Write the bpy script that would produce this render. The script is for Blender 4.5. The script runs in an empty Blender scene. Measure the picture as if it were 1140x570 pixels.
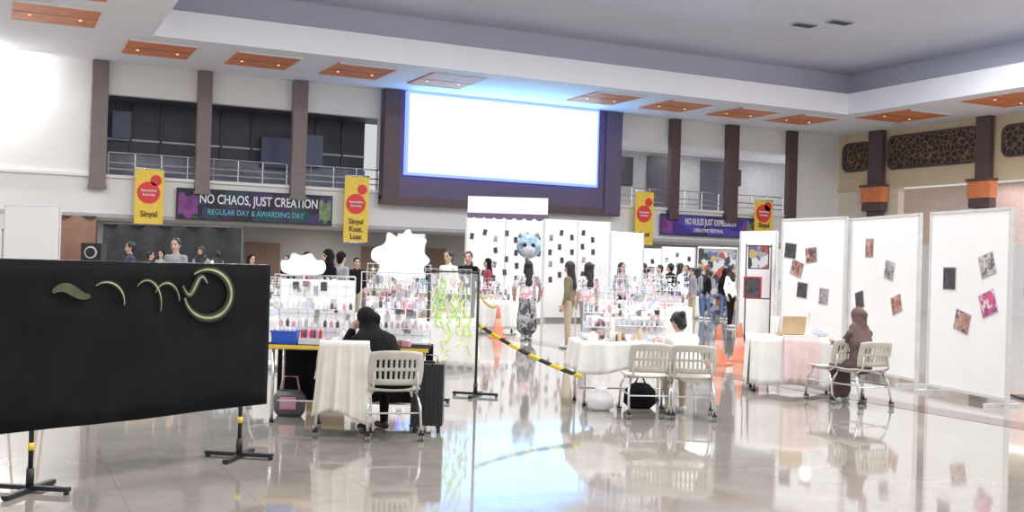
import bpy, math, random
import numpy as np
from mathutils import Vector, Matrix
random.seed(7)
# ------------------------------------------------------------------ camera frame
FPX = 1200.0; PHI = math.radians(25.6); PITCH = 10/1200.0; ROLL = 0.03; CH = 1.6
F = Vector((math.sin(PHI)*math.cos(PITCH), math.cos(PHI)*math.cos(PITCH), math.sin(PITCH)))
Rw = Vector((math.cos(PHI), -math.sin(PHI), 0)); Uw = Rw.cross(F)
Rc = (Rw + ROLL*Uw).normalized(); Uc = (Uw - ROLL*Rw).normalized()
CAM = Vector((0, 0, CH))
def ray(px, py): return F + Rc*((px-570)/FPX) + Uc*((285-py)/FPX)
def hit(px, py, P0, n):
    d = ray(px, py); t = (Vector(P0)-CAM).dot(n)/d.dot(n); return CAM + d*t
def fl(px, py): return hit(px, py, (0, 0, 0), Vector((0, 0, 1)))
def at(px, dep, z=0.0):
    """floor position in a viewing direction at a given distance"""
    py = 285
    for _ in range(4):
        d = ray(px, py); p = CAM + d*dep
        py += (p.z - z)*FPX/dep
    p = CAM + ray(px, py)*dep
    return Vector((p.x, p.y, z))
Y0 = 45.4; X0 = 41.4; ZS = 9.15
def bw(px, py): return hit(px, py, (0, Y0, 0), Vector((0, 1, 0)))
def rwl(px, py): return hit(px, py, (X0, 0, 0), Vector((1, 0, 0)))
cd = bpy.data.cameras.new('camera'); cam = bpy.data.objects.new('camera', cd)
bpy.context.collection.objects.link(cam)
cd.sensor_width = 36; cd.lens = 36*FPX/1140; cd.clip_end = 300
M = Matrix((( Rc.x, Uc.x, -F.x, CAM.x), (Rc.y, Uc.y, -F.y, CAM.y), (Rc.z, Uc.z, -F.z, CAM.z), (0, 0, 0, 1)))
cam.matrix_world = M
bpy.context.scene.camera = cam
bpy.context.scene.view_settings.view_transform = 'Standard'

# ------------------------------------------------------------------ materials
MATS = {}
def mat(name, col, rough=0.6, metal=0.0, emit=0.0, ecol=None, var=0.08, scale=6.0, alpha=1.0, spec=0.5, trans=0.0):
    if name in MATS: return MATS[name]
    m = bpy.data.materials.new(name); m.use_nodes = True
    nt = m.node_tree; b = nt.nodes['Principled BSDF']
    tc = nt.nodes.new('ShaderNodeTexCoord'); nz = nt.nodes.new('ShaderNodeTexNoise'); nz.inputs['Scale'].default_value = scale
    nz.inputs['Detail'].default_value = 3
    cr = nt.nodes.new('ShaderNodeValToRGB')
    cr.color_ramp.elements[0].position = 0.3; cr.color_ramp.elements[1].position = 0.7
    cr.color_ramp.elements[0].color = (*[c*(1-var) for c in col], 1)
    cr.color_ramp.elements[1].color = (*[min(1, c*(1+var)) for c in col], 1)
    nt.links.new(tc.outputs['Object'], nz.inputs['Vector']); nt.links.new(nz.outputs['Fac'], cr.inputs['Fac'])
    nt.links.new(cr.outputs['Color'], b.inputs['Base Color'])
    b.inputs['Roughness'].default_value = rough; b.inputs['Metallic'].default_value = metal
    b.inputs['Specular IOR Level'].default_value = spec
    b.inputs['Alpha'].default_value = alpha; b.inputs['Transmission Weight'].default_value = trans
    if emit:
        b.inputs['Emission Color'].default_value = (*(ecol or col), 1); b.inputs['Emission Strength'].default_value = emit
    MATS[name] = m; return m
white_wall = mat('white_paint', (0.86, 0.85, 0.83), 0.7, scale=0.4, var=0.03)
cream_wall = mat('cream_paint', (0.80, 0.72, 0.58), 0.7, scale=0.5, var=0.04)
tan_wall = mat('tan_paint', (0.72, 0.58, 0.38), 0.7, scale=0.5, var=0.05)
lav = mat('lavender_ceiling', (0.70, 0.71, 0.81), 0.8, scale=0.3, var=0.03)
soff = mat('soffit_white', (0.88, 0.88, 0.93), 0.7, scale=0.3, var=0.02)
brown = mat('brown_column', (0.23, 0.18, 0.18), 0.5, scale=2)
dbrown = mat('dark_brown_column', (0.11, 0.07, 0.07), 0.5, scale=2)
purple = mat('plum_surround', (0.13, 0.10, 0.17), 0.5, scale=1)
orange = mat('orange_panel', (0.75, 0.24, 0.09), 0.5, scale=2, var=.15)
steel = mat('steel', (0.75, 0.76, 0.78), 0.25, 0.9)
blackm = mat('black_metal', (0.015, 0.015, 0.017), 0.4)
blackc = mat('black_cloth', (0.010, 0.010, 0.011), 0.9, var=.3, scale=3, spec=.15)
dark = mat('dark_interior', (0.06, 0.065, 0.085), 0.6, var=.3, scale=.5)
greyi = mat('grey_interior', (0.5, 0.5, 0.53), 0.7)
whitec = mat('white_cloth', (0.86, 0.84, 0.80), 0.9, var=.05)
creamc = mat('cream_plastic', (0.60, 0.57, 0.50), 0.45)
panelw = mat('white_panel', (0.90, 0.89, 0.88), 0.6, scale=1, var=.03)
yellow = mat('yellow_print', (0.95, 0.66, 0.08), 0.5)
redp = mat('red_print', (0.80, 0.05, 0.05), 0.5)
conem = mat('cone_orange', (0.80, 0.26, 0.15), 0.5)
greenp = mat('green_paint', (0.55, 0.85, 0.25), 0.5)
yellp = mat('yellow_paint', (0.85, 0.88, 0.30), 0.5)
pinkp = mat('pink_plastic', (0.80, 0.40, 0.50), 0.4)
bluep = mat('blue_plastic', (0.05, 0.14, 0.70), 0.35)
redm = mat('red_plastic', (0.70, 0.04, 0.05), 0.4)
wood = mat('pale_wood', (0.66, 0.50, 0.30), 0.5, scale=9)
skin = mat('skin', (0.55, 0.35, 0.26), 0.5)
lips = mat('lips', (0.42, 0.14, 0.12), 0.5)
eyem = mat('eye_dark', (0.02, 0.015, 0.01), 0.2)
hairm = mat('black_hair', (0.012, 0.010, 0.010), 0.45)
shoem = mat('white_shoe', (0.6, 0.6, 0.6), 0.5)
textw = mat('white_print', (0.9, 0.9, 0.9), 0.6)
cyan = mat('cyan_print', (0.15, 0.5, 0.6), 0.6)
magen = mat('magenta_print', (0.22, 0.06, 0.25), 0.6, var=.5, scale=2)
pale1 = mat('pale_blue_item', (.62,.72,.82), .4); pale2 = mat('pale_pink_item', (.85,.66,.70), .4); pale3 = mat('pale_grey_item', (.6,.6,.63), .4); dk1 = mat('dark_item', (.12,.11,.13), .4)
photo1 = mat('photo_dark', (0.06, 0.05, 0.065), 0.4, var=.6, scale=14)

def multicol(name, cols, scale, rough=.6):
    m = bpy.data.materials.new(name); m.use_nodes = True; nt = m.node_tree; b = nt.nodes['Principled BSDF']
    tc = nt.nodes.new('ShaderNodeTexCoord'); v = nt.nodes.new('ShaderNodeTexVoronoi'); v.inputs['Scale'].default_value = scale
    sp = nt.nodes.new('ShaderNodeSeparateColor'); cr = nt.nodes.new('ShaderNodeValToRGB'); cr.color_ramp.interpolation = 'CONSTANT'
    while len(cr.color_ramp.elements) < len(cols): cr.color_ramp.elements.new(0.5)
    for i, c in enumerate(cols):
        cr.color_ramp.elements[i].position = i/len(cols); cr.color_ramp.elements[i].color = (*c, 1)
    nz = nt.nodes.new('ShaderNodeTexNoise'); nz.inputs['Scale'].default_value = scale*.8
    mx = nt.nodes.new('ShaderNodeMixRGB'); mx.inputs[0].default_value = .25
    nt.links.new(tc.outputs['Object'], nz.inputs['Vector']); nt.links.new(tc.outputs['Object'], mx.inputs[1]); nt.links.new(nz.outputs['Color'], mx.inputs[2])
    nt.links.new(mx.outputs[0], v.inputs['Vector']); nt.links.new(v.outputs['Color'], sp.inputs[0]); nt.links.new(sp.outputs[0], cr.inputs['Fac'])
    nt.links.new(cr.outputs['Color'], b.inputs['Base Color']); b.inputs['Roughness'].default_value = rough
    return m
photo2 = multicol('photo_warm_print', [(.30,.12,.10),(.48,.24,.18),(.12,.07,.08),(.55,.40,.36),(.35,.18,.12)], 16, .4)
photo3 = multicol('photo_grey_print', [(.35,.33,.33),(.6,.58,.55),(.15,.14,.16),(.45,.35,.36)], 16, .4)
photo4 = multicol('photo_pink_print', [(.60,.10,.25),(.75,.35,.45),(.35,.05,.18),(.7,.6,.6)], 14, .4)
banner_m = multicol('purple_banner_print', [(.02,.02,.04),(.05,.03,.10),(.03,.07,.09),(.08,.04,.14),(.02,.02,.03),(.05,.09,.07)], 2.2)
banner2_m = multicol('violet_banner_print', [(.06,.04,.30),(.10,.08,.45),(.05,.03,.2),(.20,.06,.35)], 1.6)
graf_m = multicol('graffiti_print', [(.35,.08,.07),(.10,.12,.25),(.45,.33,.15),(.55,.55,.55),(.03,.03,.03),(.04,.04,.05),(.3,.3,.35)], 7)
tshirt_m = multicol('patterned_shirt', [(.8,.78,.78),(.75,.7,.7),(.7,.35,.4),(.85,.85,.85),(.3,.3,.35)], 12, .8)
plaid_m = multicol('plaid_skirt', [(.1,.1,.12),(.3,.3,.32),(.05,.05,.06),(.5,.5,.5)], 14, .8)
goods_m = multicol('mixed_goods', [(.8,.5,.55),(.85,.85,.85),(.5,.6,.75),(.85,.8,.7),(.6,.6,.7),(.9,.9,.9),(.6,.25,.25)], 9)

lat = bpy.data.materials.new('lattice_screen'); lat.use_nodes = True; nt = lat.node_tree; b = nt.nodes['Principled BSDF']
tc = nt.nodes.new('ShaderNodeTexCoord'); v = nt.nodes.new('ShaderNodeTexVoronoi'); v.feature = 'DISTANCE_TO_EDGE'; v.inputs['Scale'].default_value = 3.5
cr = nt.nodes.new('ShaderNodeValToRGB'); cr.color_ramp.elements[0].position = .05; cr.color_ramp.elements[0].color = (.24,.15,.07,1)
cr.color_ramp.elements[1].position = .09; cr.color_ramp.elements[1].color = (.03,.02,.015,1)
nt.links.new(tc.outputs['Object'], v.inputs['Vector']); nt.links.new(v.outputs['Distance'], cr.inputs['Fac']); nt.links.new(cr.outputs['Color'], b.inputs['Base Color'])
# floor: polished tile
flm = bpy.data.materials.new('polished_tile'); flm.use_nodes = True; nt = flm.node_tree; b = nt.nodes['Principled BSDF']
tc = nt.nodes.new('ShaderNodeTexCoord'); br = nt.nodes.new('ShaderNodeTexBrick'); br.offset = 0
br.inputs['Scale'].default_value = 1; br.inputs['Brick Width'].default_value = .8; br.inputs['Row Height'].default_value = .8
br.inputs['Mortar Size'].default_value = .003; br.inputs['Color1'].default_value = (.36,.33,.29,1); br.inputs['Color2'].default_value = (.375,.345,.305,1); br.inputs['Mortar'].default_value = (.27,.25,.22,1)
nz2 = nt.nodes.new('ShaderNodeTexNoise'); nz2.inputs['Scale'].default_value = 2.2; nz2.inputs['Detail'].default_value = 8; nz2.inputs['Distortion'].default_value = 1.2
cr2 = nt.nodes.new('ShaderNodeValToRGB'); cr2.color_ramp.elements[0].position=.35; cr2.color_ramp.elements[0].color=(.86,.85,.83,1); cr2.color_ramp.elements[1].position=.65; cr2.color_ramp.elements[1].color=(1,1,1,1)
mm_ = nt.nodes.new('ShaderNodeMixRGB'); mm_.blend_type='MULTIPLY'; mm_.inputs[0].default_value=1
nz = nt.nodes.new('ShaderNodeTexNoise'); nz.inputs['Scale'].default_value = .35; nz.inputs['Detail'].default_value = 5
mr = nt.nodes.new('ShaderNodeMapRange'); mr.inputs[3].default_value = .035; mr.inputs[4].default_value = .085
for t_ in (br,nz,nz2): nt.links.new(tc.outputs['Object'], t_.inputs['Vector'])
nt.links.new(nz2.outputs['Fac'],cr2.inputs['Fac']); nt.links.new(br.outputs['Color'],mm_.inputs[1]); nt.links.new(cr2.outputs['Color'],mm_.inputs[2])
nt.links.new(mm_.outputs[0], b.inputs['Base Color']); nt.links.new(nz.outputs['Fac'], mr.inputs[0]); nt.links.new(mr.outputs[0], b.inputs['Roughness'])
b.inputs['IOR'].default_value = 1.6; b.inputs['Coat Weight'].default_value = .3; b.inputs['Coat Roughness'].default_value = .03
cau = bpy.data.materials.new('caution_tape_print'); cau.use_nodes = True; nt = cau.node_tree; b = nt.nodes['Principled BSDF']
tc = nt.nodes.new('ShaderNodeTexCoord'); wv = nt.nodes.new('ShaderNodeTexWave'); wv.inputs['Scale'].default_value = 2.4; wv.bands_direction = 'DIAGONAL'
cr = nt.nodes.new('ShaderNodeValToRGB'); cr.color_ramp.interpolation = 'CONSTANT'; cr.color_ramp.elements[0].color = (.9,.7,.04,1); cr.color_ramp.elements[1].position = .5; cr.color_ramp.elements[1].color = (.03,.03,.03,1)
nt.links.new(tc.outputs['Object'], wv.inputs['Vector']); nt.links.new(wv.outputs['Fac'], cr.inputs['Fac']); nt.links.new(cr.outputs['Color'], b.inputs['Base Color'])
clear = bpy.data.materials.new('clear_plastic'); clear.use_nodes = True; nt = clear.node_tree
for n in list(nt.nodes): nt.nodes.remove(n)
o = nt.nodes.new('ShaderNodeOutputMaterial'); tr = nt.nodes.new('ShaderNodeBsdfTransparent'); gl = nt.nodes.new('ShaderNodeBsdfPrincipled'); gl.inputs['Roughness'].default_value = .1; gl.inputs['Base Color'].default_value=(.85,.88,.85,1)
mx = nt.nodes.new('ShaderNodeMixShader'); mx.inputs[0].default_value = .3
nt.links.new(tr.outputs[0], mx.inputs[1]); nt.links.new(gl.outputs[0], mx.inputs[2]); nt.links.new(mx.outputs[0], o.inputs[0])

# ------------------------------------------------------------------ mesh builder
class MB:
    def __init__(s): s.v=[]; s.f=[]; s.m=[]; s.sm=[]; s.mats=[]
    def mi(s, m):
        if m not in s.mats: s.mats.append(m)
        return s.mats.index(m)
    def add(s, vs, fs, m, smooth=False):
        o=len(s.v); s.v += [tuple(x) for x in vs]; k=s.mi(m)
        for f in fs: s.f.append(tuple(i+o for i in f)); s.m.append(k); s.sm.append(smooth)
    def box(s, c, size, m, rz=0, rx=0, ry=0):
        R = Matrix.Rotation(rz,3,'Z')@Matrix.Rotation(ry,3,'Y')@Matrix.Rotation(rx,3,'X'); c=Vector(c)
        vs=[c+R@Vector((x*size[0]/2,y*size[1]/2,z*size[2]/2)) for x in(-1,1) for y in(-1,1) for z in(-1,1)]
        s.add(vs,[(0,1,3,2),(4,6,7,5),(0,4,5,1),(2,3,7,6),(0,2,6,4),(1,5,7,3)],m)
    def bb(s, lo, hi, m):
        s.box([(a+b)/2 for a,b in zip(lo,hi)],[abs(b-a) for a,b in zip(lo,hi)],m)
    def tube(s, pts, r, m, seg=8, r2=None):
        pts=[Vector(p) for p in pts]; n=len(pts); vs=[]; fs=[]
        ref=None
        for i,p in enumerate(pts):
            d=(pts[min(i+1,n-1)]-pts[max(i-1,0)]).normalized()
            if ref is None: ref = Vector((0,0,1)) if abs(d.z)<.9 else Vector((1,0,0))
            a=d.cross(ref); a = a.normalized() if a.length>1e-4 else Vector((0,1,0)); bb=d.cross(a).normalized()
            rr = r if r2 is None else r+(r2-r)*i/(n-1)
            for k in range(seg):
                t=2*math.pi*k/seg; vs.append(p+a*math.cos(t)*rr+bb*math.sin(t)*rr)
        for i in range(n-1):
            for k in range(seg):
                k2=(k+1)%seg; fs.append((i*seg+k,i*seg+k2,(i+1)*seg+k2,(i+1)*seg+k))
        fs.append(tuple(range(seg))[::-1]); fs.append(tuple((n-1)*seg+k for k in range(seg)))
        s.add(vs,fs,m,seg>=8)
    def lathe(s, prof, c, m, seg=20, sx=1, sy=1):
        c=Vector(c); vs=[]; fs=[]
        for r,z in prof:
            for k in range(seg):
                t=2*math.pi*k/seg; vs.append(c+Vector((r*math.cos(t)*sx,r*math.sin(t)*sy,z)))
        for i in range(len(prof)-1):
            for k in range(seg):
                k2=(k+1)%seg; fs.append((i*seg+k,i*seg+k2,(i+1)*seg+k2,(i+1)*seg+k))
        fs.append(tuple(range(seg))[::-1]); fs.append(tuple((len(prof)-1)*seg+k for k in range(seg)))
        s.add(vs,fs,m,True)
    def ball(s, c, r, m, seg=14, sc=(1,1,1)):
        prof=[(max(.0005,r*math.sin(math.pi*i/10)), -r*math.cos(math.pi*i/10)*sc[2]) for i in range(11)]
        s.lathe(prof,c,m,seg,sc[0],sc[1])
    def grid(s, fn, nu, nv, m, th=0.0, skip=None, smooth=True):
        vs=[]; 
        for j in range(nv+1):
            for i in range(nu+1): vs.append(Vector(fn(i/nu,j/nv)))
        fs=[]; W=nu+1
        for j in range(nv):
            for i in range(nu):
                if skip and skip(i,j): continue
                fs.append((j*W+i,j*W+i+1,(j+1)*W+i+1,(j+1)*W+i))
        if th:
            nv_=[]
            for j in range(nv+1):
                for i in range(nu+1):
                    du=vs[j*W+min(i+1,nu)]-vs[j*W+max(i-1,0)]; dv=vs[min(j+1,nv)*W+i]-vs[max(j-1,0)*W+i]
                    n=du.cross(dv); n = n.normalized() if n.length>1e-9 else Vector((0,0,1))
                    nv_.append(vs[j*W+i]-n*th)
            N=len(vs); edges={}
            for f in fs:
                for a,b in zip(f,f[1:]+f[:1]): edges[(a,b)]=1
            fs2=list(fs)+[tuple(i+N for i in f[::-1]) for f in fs]
            for (a,b) in edges:
                if (b,a) not in edges: fs2.append((b,a,a+N,b+N))
            s.add(vs+nv_,fs2,m,smooth)
        else: s.add(vs,fs,m,smooth)
    def poly(s, pts2, fn, th, m):
        n=len(pts2); vs=[fn(x,y,0) for x,y in pts2]+[fn(x,y,th) for x,y in pts2]
        fs=[tuple(range(n)),tuple(range(2*n-1,n-1,-1))]+[(i,i+n,(i+1)%n+n,(i+1)%n) for i in range(n)]
        s.add(vs,fs,m)
    def build(s, name, loc=(0,0,0), yaw=0, parent=None, bevel=0):
        me=bpy.data.meshes.new(name); me.from_pydata(s.v,[],s.f)
        for m in s.mats: me.materials.append(m)
        me.polygons.foreach_set('material_index',s.m); me.polygons.foreach_set('use_smooth',s.sm); me.update()
        ob=bpy.data.objects.new(name,me); bpy.context.collection.objects.link(ob)
        ob.location=loc; ob.rotation_euler=(0,0,yaw)
        if parent: ob.parent=parent
        if bevel:
            md=ob.modifiers.new('bevel','BEVEL'); md.width=bevel; md.segments=2; md.limit_method='ANGLE'
        return ob
def text(body, size, m, loc, rot, parent, width=None):
    cu=bpy.data.curves.new('lettering','FONT'); cu.body=body; cu.size=size; cu.extrude=.01; cu.align_x='CENTER'; cu.align_y='CENTER'; cu.resolution_u=3
    cu.offset=.012*size
    cu.materials.append(m)
    ob=bpy.data.objects.new('lettering',cu); bpy.context.collection.objects.link(ob)
    ob.location=loc; ob.rotation_euler=rot; ob.parent=parent; ob.scale=(width or 1,1,1)
    return ob
YAW = -PHI   # local +Y pointing away from the camera

# ------------------------------------------------------------------ hall shell
XL=-14; YB=-10
m=MB(); m.bb((XL,YB,-.1),(X0+.3,Y0+6,0),flm); m.build('floor')
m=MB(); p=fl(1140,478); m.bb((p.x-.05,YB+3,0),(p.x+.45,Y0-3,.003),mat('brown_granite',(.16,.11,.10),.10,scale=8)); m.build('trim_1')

def wx(px,py=180): return bw(px,py).x
m=MB()
ZB=3.0; ZP=4.7; ZO=7.9
m.bb((XL,Y0,ZB),(X0,Y0+.4,ZP),white_wall)
m.bb((wx(100),Y0,ZO),(X0,Y0+.4,ZS),white_wall)
m.bb((XL,Y0,ZP),(wx(100),Y0+.4,ZS),white_wall)
m.bb((wx(880),Y0,ZP),(X0,Y0+.4,ZO),white_wall)
m.bb((wx(885),Y0,0),(X0,Y0+.4,ZB),white_wall)
m.bb((XL,Y0,0),(wx(60,250),Y0+.4,ZB),white_wall)
m.bb((wx(422),Y0+.1,ZP),(wx(685),Y0+.4,ZO),white_wall)
m.bb((XL,Y0-.12,ZP-.12),(X0,Y0,ZP),white_wall)
m.bb((XL,Y0-.08,ZB),(X0,Y0,ZB+.15),greyi)
m.build('wall_back')
m=MB()
m.bb((XL,Y0+.4,ZB),(X0,Y0+5,ZB+.3),white_wall)
m.build('balcony_slab')
m=MB()
m.bb((wx(90),Y0+2.2,ZP),(wx(422),Y0+2.4,ZO),dark)
m.bb((wx(90),Y0+.4,ZO),(wx(440),Y0+2.4,ZO+.1),dark)
for px in (150,185,255,290,365,395):
    m.bb((wx(px),Y0+2.1,ZP),(wx(px)+.08,Y0+2.2,ZO),blackm)
m.bb((wx(90),Y0+2.1,6.3),(wx(422),Y0+2.2,6.38),greyi)
m.bb((wx(90),Y0+2.0,4.7),(wx(422),Y0+2.1,5.7),mat('dusk_grey',(.16,.17,.22),.4,var=.4,scale=.8))
for px,z,w,h in ((128,6.9,.7,1.1),(345,6.4,1.0,1.4),(300,6.2,1.6,1.3)):
    m.bb((wx(px),Y0+1.6,z-h/2),(wx(px)+w,Y0+1.9,z+h/2),mat('dusk_blue',(.07,.08,.16),.4))
m.build('window_1')
m=MB()
m.bb((wx(670),Y0+4,ZP),(X0,Y0+4.2,ZO),greyi)
m.bb((wx(670),Y0+.4,ZO),(X0,Y0+4.2,ZO+.1),soff)
m.bb((wx(690),Y0+3.9,5.2),(wx(712),Y0+4,7.6),panelw)
m.bb((wx(722),Y0+2.6,5.9),(wx(736),Y0+3,7.4),dark)
m.bb((wx(768),Y0+3.9,5.0),(wx(800),Y0+4,7.7),mat('window_dusk',(.12,.12,.16),.3))
m.bb((wx(830),Y0+3.9,5.0),(wx(862),Y0+4,7.7),mat('window_dusk',(.12,.12,.16),.3))
m.bb((wx(848),Y0+2.6,6.3),(wx(860),Y0+3,7.2),dark)
m.build('window_2')
m=MB()
m.bb((XL,Y0+5,0),(X0,Y0+5.2,ZB),mat('rear_wall',(.45,.43,.42),.7,scale=.5))
for px in (300,440,505,700):
    m.bb((wx(px,300),Y0+4.9,0),(wx(px,300)+1.6,Y0+5,2.3),mat('door_brown',(.25,.16,.12),.5))
m.build('wall_rear')
for i,(a,bx,mm) in enumerate(((97,120,brown),(215,235,brown),(321,341,brown),(742,755,dbrown),(805,820,dbrown),(873,885,dbrown))):
    m=MB(); xa,xb=wx(a,150)+.1,wx(bx,150)-.05
    m.bb((xa,Y0-.35,ZP-.5),(xb,Y0-.01,ZS-.01),mm); m.bb((xa-.05,Y0-.38,ZP-.6),(xb+.05,Y0-.13,ZP-.45),mm)
    m.build('balcony_column',bevel=.02)
xa,xb=wx(422,160),wx(685,170)
m=MB()
m.bb((xa,Y0-.5,4.35),(xb,Y0-.13,ZS-.02),purple)
m.bb((wx(422),Y0-.62,4.2),(wx(440),Y0-.13,ZS-.02),dbrown); m.bb((wx(668,160),Y0-.62,4.2),(xb,Y0-.13,ZS-.02),purple)
m.bb((xa,Y0-.6,4.1),(xb,Y0-.13,4.45),dbrown)
m.build('screen_surround')
scr = bpy.data.materials.new('led_display'); scr.use_nodes=True; nt=scr.node_tree; b=nt.nodes['Principled BSDF']
b.inputs['Base Color'].default_value=(.1,.1,.1,1); b.inputs['Emission Color'].default_value=(.38,.72,1,1); b.inputs['Emission Strength'].default_value=2.7
blueE = mat('blue_led_edge',(.1,.15,.9),.4,emit=2.0,ecol=(.18,.25,1))
ys=Y0-.8
n=Vector((0,1,0)); a=hit(457,102,(0,ys,0),n); c=hit(663,205,(0,ys,0),n); e=hit(455,192,(0,ys,0),n)
zt=ZS-.16; zb=(c.z+e.z)/2
m=MB(); m.bb((a.x-.12,ys+.02,zb-.12),(c.x+.12,ys+.28,zt+.12),blueE); m.bb((a.x,ys-.02,zb),(c.x,ys+.04,zt),scr)
m.build('led_screen')
m=MB()
for (p1,p2) in ((120,422),(685,873)):
    x1,x2=wx(p1,195),wx(p2,215)
    for z in (ZP+.25,ZP+.5,ZP+.9): m.tube([(x1,Y0+.1,z),(x2,Y0+.1,z)],.03,steel,6)
    k=int((x2-x1)/1.0)
    for i in range(k+1): m.tube([(x1+(x2-x1)*i/k,Y0+.1,ZP),(x1+(x2-x1)*i/k,Y0+.1,ZP+.9)],.03,steel,6)
m.build('balcony_railing')

# right wall
m=MB()
def ry(px,py=180): return rwl(px,py).y
zT=rwl(1040,203).z
m.bb((X0,YB,zT),(X0+.4,Y0,ZS),tan_wall)
m.bb((X0,YB,0),(X0+.4,Y0,3.2),white_wall)
m.bb((X0,ry(1000,215),3.2),(X0+.4,Y0,zT),cream_wall)
m.bb((X0+2.2,YB,3.2),(X0+2.4,Y0,zT),mat('pink_interior',(.75,.62,.60),.7))
m.bb((X0+.4,YB,3.0),(X0+2.4,Y0,3.2),white_wall)
m.bb((X0-.1,YB,zT-.15),(X0,Y0,zT),tan_wall)
m.build('wall_right')
for p1,p2,yt,yb_ in ((940,969,160,190),(990,1090,147,184),(1117,1165,138,172)):
    m=MB()
    y1=ry(p1,170); y2=ry(p2,165); z1=rwl((p1+p2)/2,yt).z; z2=rwl((p1+p2)/2,yb_).z
    r=.35; pts=[]
    lo,hi=min(y1,y2),max(y1,y2)
    for cx,cz,a0 in ((hi-r,z1-r,0),(lo+r,z1-r,90),(lo+r,z2+r,180),(hi-r,z2+r,270)):
        for k in range(5):
            t=math.radians(a0+k*22.5); pts.append((cx+r*math.cos(t),cz+r*math.sin(t)))
    m.poly(pts,lambda x,y,d:Vector((X0-.04-d,x,y)),.03,lat)
    loop=[Vector((X0-.08,x,y)) for x,y in pts]; m.tube(loop+[loop[0]],.06,dbrown,6)
    m.build('lattice_window')
for p1,p2 in ((970,990),(1089,1111),(1200,1224)):
    m=MB(); y1,y2=sorted((ry(p1,180),ry(p2,180)))
    y1+=.15; y2-=.15
    m.bb((X0-.4,y1,0),(X0-.11,y2,ZS-.01),dbrown)
    zc=rwl((p1+p2)/2,214 if p1<1000 else 208).z
    m.bb((X0-.6,y1-.25,zc-.55),(X0-.11,y2+.25,zc+.25),orange)
    m.bb((X0-.66,y1-.3,zc+.25),(X0-.11,y2+.3,zc+.36),dbrown)
    m.bb((X0-.55,y1-.2,zc-1.0),(X0-.11,y2+.2,zc-.55),dbrown)
    m.build('wall_column',bevel=.02)

# ceiling
TX0,TX1,TY1=4.5,36.0,39.0; ZF=10.1; ZC=11.3
m=MB()
m.bb((XL,TY1,ZS),(X0+.4,Y0+.4,ZS+.2),soff)
m.bb((TX1,YB,ZS),(X0+.4,TY1,ZS+.2),soff)
m.bb((XL,YB,ZS),(TX0,TY1,ZS+.2),soff)
m.bb((TX0,TY1-.15,ZS-.02),(TX1,TY1,ZF),soff)
m.bb((TX1-.15,YB,ZS-.02),(TX1,TY1-.15,ZF),soff)
m.bb((TX0,YB,ZS-.02),(TX0+.15,TY1-.15,ZF),soff)
m.bb((TX0-1.2,TY1,ZF-.1),(TX1+1.2,TY1+1.2,ZF-.01),lav); m.bb((TX1,YB,ZF-.1),(TX1+1.2,TY1,ZF-.01),lav); m.bb((TX0-1.2,YB,ZF-.1),(TX0,TY1,ZF-.01),lav)
m.bb((TX0-1.2,TY1+1.2,ZF-.1),(TX1+1.2,TY1+1.4,ZC),lav); m.bb((TX1+1.2,YB,ZF-.1),(TX1+1.4,TY1+1.2,ZC),lav); m.bb((TX0-1.4,YB,ZF-.1),(TX0-1.2,TY1+1.2,ZC),lav)
m.bb((TX0-1.4,YB,ZC),(TX1+1.4,TY1+1.4,ZC+.2),lav)
m.build('ceiling')
gold=mat('warm_downlight',(1,.8,.5),.4,emit=2.0,ecol=(1,.55,.2))
def soffit_panel(x,y,w,d):
    m=MB(); m.bb((x-w/2,y-d/2,ZS-.05),(x+w/2,y+d/2,ZS-.005),orange)
    for k in (-1,1): m.bb((x-w/2,y+k*d/2-.05,ZS-.07),(x+w/2,y+k*d/2+.05,ZS-.005),soff)
    m.bb((x-w/2,y-.02,ZS-.06),(x+w/2,y+.02,ZS-.005),brown)
    for ax in (-.3,.3): m.lathe([(.05,-.065),(.05,-.05)],(x+ax*w,y+.4,ZS),gold,10)
    m.build('ceiling_panel')
for x in (5.2,9.0,12.8,16.6,24.2,28,31.8,35.4): soffit_panel(x,41.4,2.35,2.9)
for y in (37.2,33.0): soffit_panel(1.5,y,2.5,2.9)
for y in (37.7,31.5,25.3,19): soffit_panel(38.2,y,2.6,3.4)
for px,py in ((895,27),(935,24)):
    m=MB()
    p=hit(px,py,(0,0,ZC),Vector((0,0,1))); m.bb((p.x-.5,p.y-.25,ZC-.05),(p.x+.5,p.y+.25,ZC-.001),greyi); 
    for k in range(4): m.bb((p.x-.45,p.y-.2+k*.12,ZC-.07),(p.x+.45,p.y-.16+k*.12,ZC-.04),dark)
    m.build('ceiling_vent')
def area(name,loc,sx,sy,en,col=(1,1,1),rot=(0,0,0)):
    l=bpy.data.lights.new(name,'AREA'); l.shape='RECTANGLE'; l.size=sx; l.size_y=sy; l.energy=en; l.color=col
    o=bpy.data.objects.new(name,l); bpy.context.collection.objects.link(o); o.location=loc; o.rotation_euler=rot; return o
K=.64
for x in (9,20,31):
    for y in (-2,8,18,28): area('ceiling_fill',(x,y,ZC-.1),2.4,2.4,1300*K,(.97,.98,1))  # added fill lamps out of view, lighting the whole hall
for x in (-6,0): 
    for y in (2,14,26,36): area('soffit_light',(x,y,ZS-.1),1.5,1.5,480*K,(.98,.98,1))
for x in (4,14,24,34): area('balcony_underlight',(x,Y0+2.5,ZB-.05),2,1,100*K,(1,.95,.9))
for x in (28,34,39): area('gallery_light',(x,Y0+2,ZO-.05),1.5,1,90*K,(1,.97,.95))
area('gallery_light',(X0+1.2,32,zT-.1),1,10,200*K,(1,.85,.8))
# blue light added in front of the screen to strengthen its glow on the soffit
sx_=(a.x+c.x)/2
area('screen_glow_fill',(sx_,Y0-1.1,6.4),7.5,.3,420,(.12,.42,1),(math.radians(180-20),0,0))
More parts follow.
